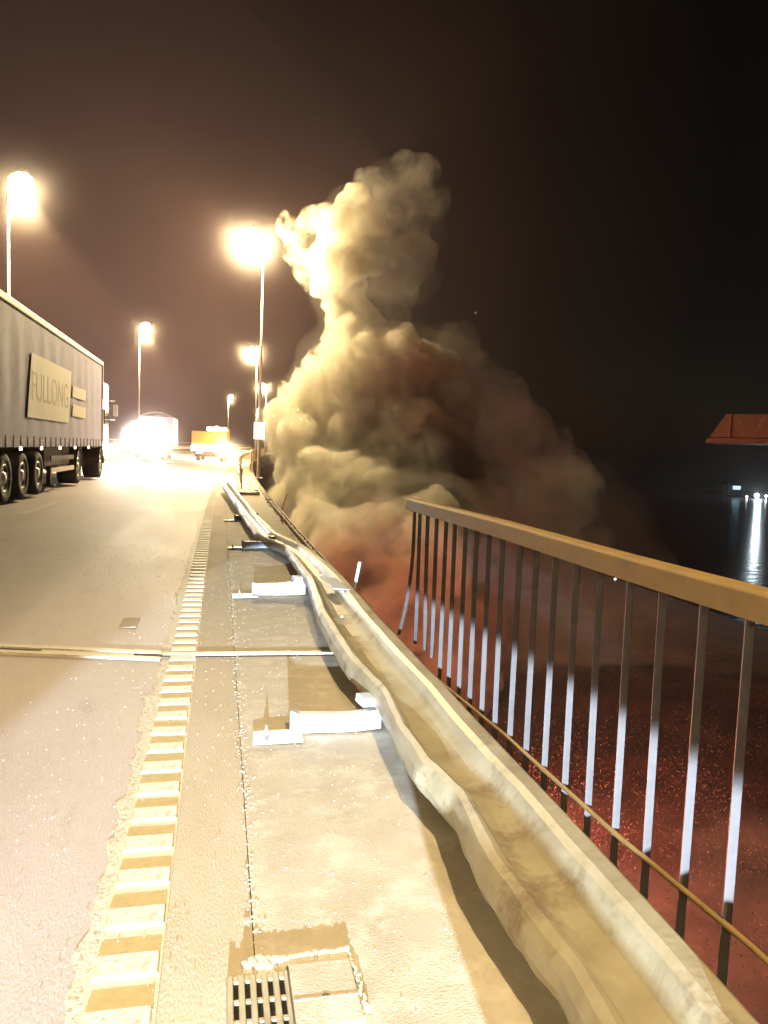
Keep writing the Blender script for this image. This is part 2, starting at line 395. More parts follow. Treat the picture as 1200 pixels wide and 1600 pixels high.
guardrail(-7.75, -6, 210, 'guardrail on posts along the far left side of the roadway behind the lorries', 'guardrail', zoff=rz(-7.75), face=1)
# left parapet railing
def railing(x0, y0, y1, label, zoff=0.0, step=2.0, group=None):
    t = thing('bridge_railing', label, 'railing', (0, 0, 0), group)
    ys = [y0 + (y1 - y0) * i / 50 for i in range(51)]
    for z, w in ((1.2, .06), (.8, .03), (.45, .03)):
        sweep('rail', M['rail_paint'], [(-w, -w * .6), (-w, w * .6), (w, w * .6), (w, -w * .6), (-w, -w * .6)], ys, x0, z + zoff, t)
    Y = y0; first = None
    while Y < y1:
        if first is None:
            m = MB(); m.box((0, 0, .59), (.06, .04, 1.18)); first = p = m.build('post', M['rail_paint'], t)
        else:
            p = first.copy(); C.objects.link(p); p.parent = t
        p.location = (x0 + bend(Y), Y, zoff); Y += step
    return t
railing(-9.3, 0, 220, 'pale bridge railing running along the left edge beyond the lorries', zoff=rz(-9.3))
railing(1.43, 47, 200, 'intact bridge railing at the right edge behind the smoke')

# ------------------------------------------------------------------ broken pedestrian railing
rail = thing('broken_railing', 'bridge railing with thick ochre handrail and white lit balusters, broken off at its far end', 'railing', (1.43, 0, 0))
m = MB(); rows = []
hw, hh = .042, .042
for k in range(41):
    Y = -1.5 + k * (5.62 + 1.5) / 40
    bx = .0 + .012 * math.sin(Y * .9); bz = 1.225 - .012 * ((Y - 1) / 4) + .004 * math.sin(Y * 2)
    rows.append([(bx + a, Y, bz + b) for a, b in ((-hw, -hh), (-hw, hh * .75), (-hw * .75, hh), (hw * .75, hh), (hw, hh * .75), (hw, -hh), (-hw, -hh))])
m.grid(rows); e = len(rows[0]); n0 = 0; b0 = (len(rows) - 1) * e
m.f += [tuple(range(0, e - 1)), tuple(range(b0, b0 + e - 1))]
m.build('handrail', M['rail_paint'], rail, bev=.004)
m = MB(); m.box((.004, 5.635, 1.175), (.07, .05, .05), Euler((.5, .3, .5)).to_matrix(), .5); m.build('torn_end', M['rail_paint'], rail, bev=.004)
# baluster: flat bar
def bal_mesh(zb, bendx=0.0, bendy=0.0, zt=1.19):
    m = MB(); rw = []; n = 14 if (bendx or bendy) else 2
    for k in range(n + 1):
        f = k / n; z = zt + (zb - zt) * f; q = max(0, f - .25) / .75
        dx = bendx * q * q; dy = bendy * q * q
        rw.append([(dx + a, dy + b, z) for a, b in ((-.013, -.006), (.013, -.006), (.013, .006), (-.013, .006), (-.013, -.006))])
    m.grid(rw); m.f += [(0, 1, 2, 3), tuple(n * 5 + i for i in (0, 1, 2, 3))]
    return m
balproto = None; k = 0
Y = -1.2 + 0.0; ylist = [1.83 - .2085 * j for j in range(14, 0, -1)] + [1.83 + .2085 * j for j in range(0, 19)]
for j, Y in enumerate(ylist):
    left = len(ylist) - 1 - j
    if left < 4:
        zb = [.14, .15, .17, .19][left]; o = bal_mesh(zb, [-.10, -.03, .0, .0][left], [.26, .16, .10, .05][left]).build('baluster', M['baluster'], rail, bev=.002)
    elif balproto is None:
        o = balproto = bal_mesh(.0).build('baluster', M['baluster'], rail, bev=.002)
    else:
        o = balproto.copy(); C.objects.link(o); o.parent = rail
    o.location = (0.0, Y, 0); o.rotation_euler = (random.uniform(-.008, .008), random.uniform(-.006, .006), random.uniform(-.1, .1) - .4)
# thin rod and bottom flat rail
m = MB(); m.tube([(-.015, -1.4, .33), (-.015, .5, .325), (-.015, 1.7, .31), (-.015, 2.4, .255), (-.015, 3.5, .205), (-.02, 4.6, .13), (-.035, 5.9, .06)], .010, 8); m.build('rod', M['rail_paint'], rail, smooth=True)
m = MB(); m.box((.0, 1.9, -.015), (.05, 6.6, .02)); m.build('bottom_rail', M['dark_steel'], rail, bev=.003)
for j in range(13):
    m = MB(); Y = 1.83 - 1.25 + j * .42
    m.cyl((-.02, Y - .10, .005), (.05, Y + .1, -.10), .016, .016, 8); m.build('stub', M['dark_steel'], rail)
# stray upright stub left at the edge
st = thing('bent_stub', 'short pale steel stub sticking up from the edge where railing is missing', 'stub', (1.44, 8.2, 0.05))
m = MB(); m.box((.04, 0, .16), (.035, .02, .34), Euler((0, .17, 0)).to_matrix()); m.build('bar', M['galv_clean'], st, bev=.003)
st = thing('bent_stub', 'thin dark bent stub at the deck edge farther along', 'stub', (1.5, 19.0, 0.05))
m = MB(); m.box((.06, 0, .2), (.03, .02, .42), Euler((0, .3, 0)).to_matrix()); m.build('bar', M['dark_steel'], st, bev=.003)

# ------------------------------------------------------------------ drain grate and cover
g = thing('drain_grate', 'cast iron drain grate with dark slots let into the walkway', 'drain grate', (.135, 2.07, .012))
m = MB(); m.box((0, 0, -.004), (.17, .27, .002)); m.build('slot_shade', mat('painted_slot_shade', (.012, .01, .008), .9), g)  # near-black plate under the bars paints the shade in the slots
xs = [-.085, -.068, -.056, -.035, -.023, -.002, .010, .031, .043, .064, .076, .09]
xs = [-.090] + sum([[-.072 + .0335 * i, -.072 + .0335 * i + .015] for i in range(5)], []) + [.090]
for i in range(0, len(xs) - 1, 2):
    a, b = xs[i], xs[i + 1]; m = MB(); m.box(((a + b) / 2, 0, 0), (b - a, .28, .022)); m.build('bar', M['galv'], g, bev=.003)
for y in (-.128, -.045, .035, .128):
    m = MB(); m.box((0, y, -.002), (.165, .024 if abs(y) > .1 else .012, .017)); m.build('cross_bar', M['galv'], g)
g = thing('access_cover', 'square concrete access cover beside the drain grate, with lifting hole', 'access cover', (.325, 2.1, .010))
m = MB(); m.box((0, 0.0, .003), (.19, .27, .02)); m.build('plate', M['slab'], g, bev=.004)
m = MB(); m.cyl((0.0, -.02, .0125), (0.0, -.02, .0145), .012, n=12); m.build('lifting_hole', M['groove'], g)
m = MB(); m.box((0, -.0245, .0135), (.185, .006, .003)); m.build('ridge', M['paint_dirty'], g)
m = MB(); m.box((-.0985, 0, -.0), (.005, .27, .018)); m.build('joint_gap', M['groove'], g)
# chipped mortar around it
m = MB()
for k in range(26):
    f = k / 25; x = .10 + .32 * f; y = 2.262 + .02 * f + random.gauss(0, .003); w = (.03 + .06 * math.sin(min(1, f * 3.2) * PI) ** 2) if f < .33 else .018
    m.box((x, y, .012), (.02, w, .018 + random.random() * .006), Euler((0, 0, random.uniform(-.5, .5))).to_matrix(), .7)
for k in range(16):
    m.box((.43 + random.gauss(0, .006), 2.0 + .018 * k, .01), (.012, .022, .012 + random.random() * .006), Euler((0, 0, random.uniform(-.8, .8))).to_matrix(), .7)
stuff(m.build('mortar_rim', M['paint']), 'broken white mortar rim around the access cover', 'mortar')

# ------------------------------------------------------------------ street lamps
def street_lamp(loc, label, side, lit=True, sign=False, watt=LAMP_W):
    t = thing('street_lamp', label, 'street lamp', loc, 'lit street lamps along the bridge')
    m = MB(); m.cyl((0, 0, 0), (0, 0, 11.9), .09, .035, 12); m.build('pole', M['pole'], t, smooth=True)
    m = MB(); m.box((0, 0, .02), (.4, .4, .04)); m.build('base_plate', M['pole'], t)
    dx = -.55 * side
    m = MB(); m.tube([(0, 0, 11.8), (dx * .2, 0, 11.98), (dx * .6, 0, 12.04), (dx, 0, 12.06)], .035, 8); m.build('arm', M['pole'], t, smooth=True)
    m = MB(); m.lathe((dx * 1.0, 0, 12.14), (0, 0, -1), [(.06, -.08), (.16, -.02), (.26, .08), (.28, .12)], 16)
    hd = m.build('lamp_head', M['pole'], t, smooth=True)
    m = MB(); m.lathe((dx * 1.0, 0, 12.02), (0, 0, -1), [(.24, 0), (.38, .12), (.42, .28), (.38, .44), (.24, .58), (.05, .64)], 18); m.build('lamp_glass', M['lamp_on'], hd, smooth=True)
    if loc[1] < 0: lamp_light('lamp_bulb', 'SPOT', (dx, 0, 11.25), watt, SODIUM, .14, t, spot_size=math.radians(128), spot_blend=.35)
    elif side < 0:
        lamp_light('lamp_bulb', 'SPOT', (dx, 0, 11.25), watt, SODIUM, .14, t, spot_size=math.radians(106), spot_blend=.5)
        lamp_light('lamp_bulb', 'POINT', (dx, 0, 11.2), watt * .15, SODIUM, .14, t)
    else: lamp_light('lamp_bulb', 'POINT', (dx, 0, 11.25), watt, SODIUM, .14, t)
    return t
ys_r = [-9.0, 38.7, 84, 131, 186, 240]
lab_r = ['tall street lamp at the right edge just behind the camera', 'tallest lit street lamp, with the white sign box low on its pole',
         'lit street lamp directly behind the nearest right-hand lamp pole', 'third lit street lamp on the right, at the edge of the smoke', 'dim street lamp seen through the smoke', 'faintest street lamp inside the smoke']
for i, Y in enumerate(ys_r):
    street_lamp((1.62 + bend(Y), Y, 0), lab_r[i], 1, watt=LAMP_W * (.62 if Y < 0 else 1))
ys_l = [-13, 35.5, 75, 173, 228]
lab_l = ['street lamp on the left side behind the camera', 'bright street lamp cut by the left frame edge above the trailer', 'lit street lamp on the left side above the oncoming bright lorry',
         'small lit street lamp behind the orange lorry, on the left side', 'farthest small lamp low beside the tall lamp pole']
for i, Y in enumerate(ys_l):
    street_lamp((-9.0 + bend(Y), Y, rz(-9)), lab_l[i], -1, watt=LAMP_W * (.62 if Y < 0 else 1))
# sign box on the pole
sg = thing('sign_box', 'small blank white sign box, its face made to glow, fixed to the tall lamp pole', 'sign', (1.62 + bend(38.7), 38.55, 2.35))
m = MB(); m.box((0, 0, 0), (.58, .12, .86)); m.build('housing', M['pole'], sg, bev=.02)
m = MB(); m.box((0, -.068, 0), (.52, .012, .8)); m.build('glowing_face', M['sign_glow'], sg)  # glow put on the face instead of its reflection

# ------------------------------------------------------------------ curtain-sided lorry
TX, TW = -4.1, 2.55
lor = thing('articulated_lorry', 'long grey curtain-sided lorry with pale logo panel at the left frame edge', 'lorry', (TX, 0, rz(-5.3) - .0))
Z0 = lor.location.z
y0, y1, zb, zt = 14.6, 28.65, 1.22, 4.02
m = MB(); rows = []
for k in range(57):
    Y = y0 + (y1 - y0) * k / 56; d = .012 * math.sin(Y * 5.2) + .01 * noise.noise(Vector((Y * 1.5, 0, 0)))
    rows.append([(0 + d * math.sin(PI * j / 6), Y, zb + (zt - .1 - zb) * j / 6) for j in range(7)])
m.grid(rows); m.build('side_curtain', M['curtain'], lor, smooth=True)
m = MB(); m.box((-TW / 2 - .03, (y0 + y1) / 2, (zb + zt) / 2), (TW - .06, y1 - y0, zt - zb - .1)); m.build('cargo_box', M['curtain'], lor)
m = MB(); m.box((-TW / 2, (y0 + y1) / 2, zt), (TW + .02, y1 - y0 + .04, .03)); m.build('roof', M['alu'], lor)
m = MB(); m.box((.012, (y0 + y1) / 2, zt - .04), (.06, y1 - y0 + .06, .14)); m.build('roof_rail', M['alu'], lor, bev=.02)
m = MB(); m.box((.01, (y0 + y1) / 2, zb - .03), (.06, y1 - y0, .16)); m.build('side_rail', M['curtain'], lor, bev=.01)
m = MB(); m.box((0, y1 + .02, (zb + zt) / 2), (.07, .06, zt - zb)); m.build('corner_post', M['alu'], lor)
buckle = None
for k in range(24):
    Y = y0 + .3 + k * .58
    if buckle is None: m = MB(); m.box((0, 0, 0), (.014, .05, .26)); buckle = b = m.build('strap_buckle', M['chassis'], lor)
    else: b = buckle.copy(); C.objects.link(b); b.parent = lor
    b.location = (.045, Y, zb + .0)
m = MB(); m.box((-TW / 2, (y0 + 24) / 2 + 2, 1.0), (.9, 12.5, .22)); m.build('chassis_frame', M['chassis'], lor)
m = MB(); m.box((-TW / 2, 22.0, .85), (2.2, 3.2, .5)); m.build('pallet_box', M['chassis'], lor, bev=.02)
for zz in (.62, .92):
    m = MB(); m.box((-.02, 21.9, zz - .1), (.03, 3.0, .12)); m.build('side_guard', M['alu'] if zz < .7 else M['chassis'], lor)
for Y in (15.4, 17.2, 19.1, 21.2, 23.3, 25.6):
    m = MB(); m.box((.045, Y, zb - .14), (.03, .13, .07)); m.build('side_marker', M['marker_on'], lor, bev=.01)
for Y in (21.3,):
    m = MB(); m.box((-.25, Y, .6), (.1, .12, 1.0)); m.box((-.25, Y, .1), (.3, .3, .05)); m.build('landing_leg', M['chassis'], lor)
m = MB(); m.cyl((-.5, 22.6, .72), (-.5, 23.9, .72), .3, n=20); m.build('fuel_tank', M['hub'], lor, bev=.03)
def wheel(par, loc, r=.5, w=.3, side=1):
    m = MB(); m.lathe(loc, (side, 0, 0), [(r * .6, -w), (r * .96, -w), (r, -w + .04), (r, -.05), (r * .95, -.01), (r * .78, .0), (r * .58, -.02), (r * .56, -.05)], 28); t = m.build('wheel', M['black'], par, smooth=True)
    m = MB(); m.lathe(loc, (side, 0, 0), [(r * .57, -.2), (r * .57, -.02), (r * .53, -.015), (r * .5, -.07), (r * .28, -.1), (r * .24, -.02), (r * .12, .0)], 20); rim = m.build('rim', M['hub'], t, smooth=True)
    return t
for Y in (16.35, 17.75, 19.2, 24.35, 28.6): wheel(lor, (-.03, Y, .5 - .0), .5, .55)
for Y in (16.35, 17.75, 19.2, 24.35, 28.6): wheel(lor, (-TW + .03, Y, .5), .5, .5, -1)
# mudguards
for Y in (24.35, 28.6):
    m = MB(); rw = []
    for k in range(9):
        a = PI * (k / 8); rw.append([(-.6, Y + .58 * math.cos(a), .5 + .58 * math.sin(a)), (.0, Y + .58 * math.cos(a), .5 + .58 * math.sin(a))])
    m.grid(rw); m.build('mudguard', M['chassis'], lor, solid=.02)
m = MB(); m.box((-TW / 2, 29.75, 2.0), (2.45, 1.9, 2.9)); cab = m.build('cab', M['cabpaint'], lor, bev=.12)
m = MB(); m.box((-.03, 29.9, 2.3), (.03, 1.0, .8)); m.build('window', M['glass'], cab, bev=.03)
m = MB(); m.box((.20, 30.6, 2.45), (.16, .10, .42)); m.cyl((0, 30.6, 2.8), (.2, 30.6, 2.8), .02); m.cyl((0, 30.6, 2.1), (.2, 30.6, 2.1), .02); m.build('mirror', M['cabpaint'], cab, bev=.02)
m = MB(); m.box((-.02, 29.0, 1.0), (.1, .5, .5)); m.build('step', M['hub'], cab, bev=.02)
m = MB(); m.box((.04, 30.3, 1.0), (.08, .5, .35)); m.build('cab_glint', M['white_on'], cab)  # glowing block added for the bright glint on the cab side
m = MB(); m.box((.04, 28.95, 2.6), (.07, .1, .35)); m.build('cab_glint', M['white_on'], cab)  # second emissive block painting in a cab glint
# logo panel and lettering
def quad(name, mt, par, pts):
    m = MB(); m.add(pts, [(0, 1, 2, 3)]); return m.build(name, mt, par, solid=.002)
dz = -Z0
quad('logo_panel', M['logo'], lor, [(.026, 17.85, 2.05 + dz), (.026, 22.45, 2.05 + dz), (.026, 22.85, 3.47 + dz), (.026, 18.25, 3.47 + dz)])
def text(body, size, par, loc, rot, mt, sx=1.0, ext=.006, align='CENTER', name='lettering'):
    f = bpy.data.curves.new(name, 'FONT'); f.body = body; f.size = size; f.extrude = ext; f.align_x = align; f.align_y = 'CENTER'
    o = bpy.data.objects.new(name, f); dg = bpy.context.evaluated_depsgraph_get(); C.objects.link(o)
    dg = bpy.context.evaluated_depsgraph_get(); me = bpy.data.meshes.new_from_object(o.evaluated_get(dg)); bpy.data.objects.remove(o)
    me.materials.clear(); me.materials.append(mt)
    o = bpy.data.objects.new(name, me); C.objects.link(o); o.parent = par; o.location = loc; o.rotation_euler = rot; o.scale = (sx, 1, 1)
    return o
text('FULLONG', .94, lor, (.029, 20.3, 2.72 + dz), (PI / 2, 0, PI / 2), M['ink'], 1.0, ext=.001)
for zc, body in ((2.95, 'transport'), (2.42, 'logistics')):
    quad('name_panel', M['logo'], lor, [(.03, 22.95, zc - .16 + dz), (.03, 25.1, zc - .16 + dz), (.03, 25.2, zc + .16 + dz), (.03, 23.05, zc + .16 + dz)])

# ------------------------------------------------------------------ oncoming lorry with glaring headlights
YO = 60
onc = thing('oncoming_lorry', 'oncoming lorry hidden behind its own glaring white headlights', 'lorry', (-6.1 + bend(YO), YO, rz(-5.6)))
m = MB(); m.box((0, 1.0, 1.75), (2.4, 2.0, 2.3)); cb = m.build('cab', M['cabpaint'], onc, bev=.15)
m = MB(); m.box((0, -.02, 2.3), (2.0, .04, .8)); m.build('windscreen', M['glass'], cb, bev=.02)
m = MB(); m.box((0.3, 6.2, 2.2), (2.5, 8.0, 2.2)); m.build('cargo_box', M['curtain'], onc, bev=.05)
m = MB(); m.grid([[(-.95 + .0 * j, 2.2 + 8 * i, 3.3 + .35 * math.sin(PI * j / 6)) if False else (-.95 + 2.5 * j / 6, 2.2 + 8 * i, 3.3 + .35 * math.sin(PI * j / 6)) for j in range(7)] for i in (0, 1)]); m.build('tarpaulin', M['alu'], onc, smooth=True, solid=.02)
m = MB(); m.box((0, -.03, .75), (2.4, .1, .4)); m.build('bumper', M['cabpaint'], onc, bev=.05)
for s in (-1, 1):
    wheel(onc, (s * 1.15, 1.3, .5), .5, .35, s); wheel(onc, (s * 1.15, 8.0, .5), .5, .35, s)
    m = MB(); m.lathe((s * .85, -.06, .95), (0, -1, 0), [(.25, 0), (.24, .03), (.08, .06)], 16); m.build('headlight', M['head_on'], onc)
    m = MB(); m.lathe((s * .5, -.06, 2.95), (0, -1, 0), [(.12, 0), (.11, .03), (.05, .04)], 12); m.build('headlight', M['head_on'], onc)
    l = lamp_light('headlight_beam', 'SPOT', (s * .85, -.15, .95), 24000, (.95, .98, 1.0), .1, onc, spot_size=math.radians(60), spot_blend=.8)
    l.rotation_euler = (math.radians(110), 0, math.radians(180 - 0))

# ------------------------------------------------------------------ orange recovery lorry
YR = 68
rec = thing('recovery_lorry', 'orange recovery lorry stopped in the right lane with glaring rear work lights', 'lorry', (-2.1 + bend(YR), YR, .1), rz=-.06)
m = MB(); m.box((-.1, 1.6, 2.05), (2.9, 3.2, 1.15)); bd = m.build('body', M['orange'], rec, bev=.06)
m = MB(); m.box((-.1, 1.6, 1.15), (2.9, 3.3, .5)); m.build('glowing_band', M['white_on'], rec, bev=.03)  # band emits light in place of reflecting it
for k in range(6):
    m = MB(); m.box((-1.3 + k * .48, -.07, .95), (.25, .04, .12)); m.build('chevron', M['orange'], rec)
m = MB(); m.box((.55, 4.4, 2.35), (1.7, 2.2, 1.2)); cb = m.build('cab', M['orange'], rec, bev=.1)
m = MB(); m.box((.45, 1.8, 2.85), (1.7, .5, .3)); lb = m.build('light_bar', M['white_on'], rec, bev=.08)
m = MB(); m.box((.45, 1.8, 3.04), (.3, .3, .12)); m.build('beacon', M['amber_on'], lb, bev=.03)
for s in (-1, 1):
    wheel(rec, (s * 1.2, .9, .45), .45, .35, s); wheel(rec, (s * 1.2, 5.0, .45), .45, .35, s)
m = MB(); m.lathe((1.55, -.1, .95), (0, -1, 0), [(.16, 0), (.15, .04), (.05, .06)], 14); m.build('work_light', M['amber_on'], rec)
l = lamp_light('work_light_beam', 'POINT', (1.7, -.5, 1.0), 2600, (1.0, .86, .5), .15, rec)
m = MB(); m.box((0, .1, .55), (2.5, .2, .2)); m.build('bumper', M['chassis'], rec)
for s in (-1, 1):
    m = MB(); m.box((s * .6, -.08, .72), (.22, .04, .14)); m.build('tail_light', emit('tail_glow', (1, .1, .04), 5), rec)

# ------------------------------------------------------------------ headlights of the vehicle behind the camera
vh = thing('recovery_van', 'white recovery van parked behind the camera with low beams on', 'van', (-1.3, -9.1, 0))
m = MB(); m.box((0, -2.4, 1.25), (1.9, 4.6, 1.6)); vb = m.build('body', M['cabpaint'], vh, bev=.15)
m = MB(); m.box((0, -.35, 1.0), (1.85, .7, 1.1)); m.build('bonnet', M['cabpaint'], vh, bev=.1)
for s in (-1, 1):
    wheel(vh, (s * .93, -.7, .34), .34, .22, s); wheel(vh, (s * .93, -3.9, .34), .34, .22, s)
    m = MB(); m.lathe((s * .7, .01, 1.3), (0, 1, 0), [(.1, 0), (.09, .03), (.03, .04)], 12); m.build('headlight', emit('low_beam_glow', (.85, .93, 1), 30), vh)
l = lamp_light('low_beam', 'SPOT', (.7, .12, 1.3), HEAD_W, (.66, .82, 1.0), .04, vh, spot_size=math.radians(42), spot_blend=.03)
l.rotation_euler = (math.radians(90 - 23.8), 0, math.radians(-8))

# ------------------------------------------------------------------ land, water, far shore below
def ground_z(x, y):
    a = -9.0 + 0.6 * noise.noise(Vector((x * .12, y * .12, 0))) + .25 * noise.noise(Vector((x * .6, y * .6, 3)))
    s = max(0, min(1, (x - 30) / 25.0)); return a + (-15.2 - a) * s
m = MB(); rows = []
for i in range(70):
    y = -30 + i * 5.0
    rows.append([(x, y, ground_z(x, y)) for x in [-60 + 2.5 * j for j in range(50)]])
m.grid(rows)
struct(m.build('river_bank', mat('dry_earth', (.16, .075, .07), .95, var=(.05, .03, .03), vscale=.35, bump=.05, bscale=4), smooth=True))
m = MB(); m.add([(-400, -400, -14.5), (900, -400, -14.5), (900, 900, -14.5), (-400, 900, -14.5)], [(0, 1, 2, 3)])
wm = mat('river_water', (.006, .008, .012), .2, bump=.08, bscale=.5); struct(m.build('water', wm))
# undergrowth
n = 240000; rng = np.random.default_rng(3)
cx = rng.uniform(3, 36, 420); cyy = rng.uniform(0, 62, 420); cr = rng.uniform(.8, 2.5, 420)
idx = rng.integers(0, 420, n)
d = rng.normal(size=(n, 3)); d /= np.linalg.norm(d, axis=1)[:, None]; d[:, 2] = abs(d[:, 2])
P = np.stack([cx[idx], cyy[idx], np.zeros(n)], 1) + d * (cr[idx] * rng.uniform(.55, 1.05, n))[:, None]
gz = np.array([ground_z(a, b) for a, b in zip(cx, cyy)]); P[:, 2] += gz[idx]
a = rng.normal(size=(n, 3)); a[:, 2] += .8; a /= np.linalg.norm(a, axis=1)[:, None]; b = np.cross(a, rng.normal(size=(n, 3))); b /= np.linalg.norm(b, axis=1)[:, None]
sz = rng.uniform(.01, .04, n)[:, None]
V = np.concatenate([P - b * sz * .35, P + a * sz * 1.3, P + b * sz * .35, P - a * sz * .9], 1).reshape(-1, 3)
me = bpy.data.meshes.new('undergrowth'); me.vertices.add(4 * n); me.vertices.foreach_set('co', V.ravel())
me.loops.add(4 * n); me.loops.foreach_set('vertex_index', np.arange(4 * n)); me.polygons.add(n); me.polygons.foreach_set('loop_start', np.arange(n) * 4); me.polygons.foreach_set('loop_total', np.full(n, 4)); me.update()
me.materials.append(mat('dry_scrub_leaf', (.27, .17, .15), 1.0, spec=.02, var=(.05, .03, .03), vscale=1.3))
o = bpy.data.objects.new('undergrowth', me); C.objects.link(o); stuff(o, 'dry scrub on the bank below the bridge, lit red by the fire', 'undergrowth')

# far shore
m = MB(); rows = []
for i in range(60):
    x = 150 + i * 12; rows.append([(x, 385 + 10 * noise.noise(Vector((i * .3, 0, 0))), -15), (x, 395, -12.5), (x, 470, -9 + 2 * noise.noise(Vector((i * .25, 5, 0)))), (x, 560, -14)])
m.grid(rows); struct(m.build('far_shore', mat('far_shore_earth', (.06, .06, .05), .95)))
def quay_lamp(px, py, z, r, label, watt=0, col=(.75, .92, 1.0), h=5, mt='far_on'):
    p = at(px, py, z); t = thing('quay_lamp', label, 'lamp', (p.x, p.y, p.z - h), 'lights on the far shore')
    m = MB(); m.cyl((0, 0, 0), (0, 0, h), .12, .08, 8); m.build('pole', M['pole'], t)
    m = MB(); m.lathe((0, 0, h - r), (0, 0, 1), [(r * .5, 0), (r, r * .6), (r, r * 1.4), (r * .5, r * 2)], 12); m.build('lamp_glass', M[mt], t)
    if watt: lamp_light('lamp_bulb', 'POINT', (0, -r * 1.5, h), watt, col, r * .6, t)
    return t
quay_lamp(1182, 774, 350, .9, 'brightest white lamp on the far shore with its reflection in the water', 90000)
quay_lamp(1167, 776, 352, .35, 'small white lamp close left of the brightest far-shore lamp', 0)
quay_lamp(1197, 775, 352, .4, 'white lamp at the right frame edge on the far shore', 0)
q = at(1151, 762, 365); t = thing('lit_window_hut', 'small hut on the far shore with one pale blue lit window', 'hut', (q.x, q.y, q.z - 2.5))
m = MB(); m.box((0, 2, 1.2), (9, 4, 5)); m.build('wall', mat('hut_wall', (.1, .1, .1), .9), t, bev=.1)
m = MB(); m.box((0, -.05, 2.5), (4, .1, 1.6)); m.build('window', emit('blue_window', (.45, .8, 1.0), 1.6), t)
m = MB(); m.add([(-5, -.3, 3.7), (5, -.3, 3.7), (5, 2, 5.2), (-5, 2, 5.2), (-5, 4.3, 3.7), (5, 4.3, 3.7)], [(0, 1, 2, 3), (3, 2, 5, 4)]); m.build('roof', mat('hut_roof', (.06, .05, .05), .9), t, solid=.15)
for (px, py, z) in ((940, 905, 88), (961, 905, 90)):
    quay_lamp(px, py, z, .10, ('tiny greenish light' if px < 950 else 'tiny white light') + ' down on the bank, seen between the balusters', 0, h=1.0)
# neighbouring bridge span lit red
gd = thing('neighbour_bridge', 'neighbouring bridge span glowing red at the right frame edge', 'bridge')
A = at(1108, 692, 120); B = at(1420, 700, 105)
dr = (B - A); dr.z = 0; dr.normalize(); nr = Vector((-dr.y, dr.x, 0))
def gpt(u, v, w): return Vector((A.x, A.y, 0)) + dr * u + nr * v + Vector((0, 0, w))
zb_, zt_ = A.z + .9, A.z + 4.5
redm = mat('red_girder_paint', (.42, .12, .08), .7, var=(.3, .08, .05), vscale=.35, bump=.05, bscale=.8, wear=((.5, .28, .22), 1.2, .55, .75))
m = MB(); m.add([gpt(0, 0, zb_), gpt(36, 0, zb_), gpt(36, 0, zt_), gpt(2.2, 0, zt_), gpt(0, 8, zb_), gpt(36, 8, zb_), gpt(36, 8, zt_), gpt(2.2, 8, zt_)], [(0, 1, 2, 3), (4, 5, 6, 7), (0, 1, 5, 4), (3, 2, 6, 7), (0, 3, 7, 4), (1, 2, 6, 5)]); m.build('girder', redm, gd, bev=.1)
m = MB(); m.add([gpt(-.6, -.25, zb_ - .9), gpt(36, -.25, zb_ - .9), gpt(36, -.25, zb_ - .1), gpt(-.2, -.25, zb_ - .1), gpt(-.6, 8, zb_ - .9), gpt(36, 8, zb_ - .9), gpt(36, 8, zb_ - .1), gpt(-.2, 8, zb_ - .1)], [(0, 1, 2, 3), (4, 5, 6, 7), (0, 1, 5, 4), (3, 2, 6, 7), (0, 3, 7, 4), (1, 2, 6, 5)]); m.build('flange', redm, gd, bev=.05)
m = MB(); p = gpt(26, 4, 0); m.box((p.x, p.y, (zb_ - 16) / 2), (3, 3, zb_ + 14)); m.build('pier', M['slab'], gd)
for u in (3, 9, 15, 21, 27, 33):
    p = gpt(u, -.15, (zb_ + zt_) / 2); m = MB(); m.box(p, (.3, .3, zt_ - zb_ - .2)); m.build('stiffener', redm, gd)
fl = gpt(14, -9, zb_ - 3)
lamp_light('girder_red_fill', 'POINT', fl, 85, (1.0, .34, .24), .5)  # unseen light added to redden the girder

# ------------------------------------------------------------------ fire and smoke
FL = Vector((4.2, 17.5, -8.6))
fr = thing('burning_wreck', 'burning wreck under the bridge behind the smoke', 'wreck', (FL.x, FL.y, -8.9))
m = MB(); m.box((0, 0, .9), (2.3, 5, 1.2)); m.box((0, 1.9, 1.9), (2.2, 1.2, 1.0)); m.build('charred_body', M['chassis'], fr, bev=.15)
for k in range(9):
    x, y = random.uniform(-1, 1), random.uniform(-2, 2); h = random.uniform(.5, 1.3); m = MB()
    m.tube([(x, y, 1.4), (x + .1, y, 1.4 + h * .4), (x - .12, y + .1, 1.4 + h * .8), (x + .05, y, 1.4 + h * 1.3)], [.3, .34, .16, .01], 8); m.build('flame', M['fire'], fr, smooth=True)
lamp_light('fire_glow', 'POINT', (0, 0, 2.6), FIRE_W, (1.0, .34, .21), .9, fr)

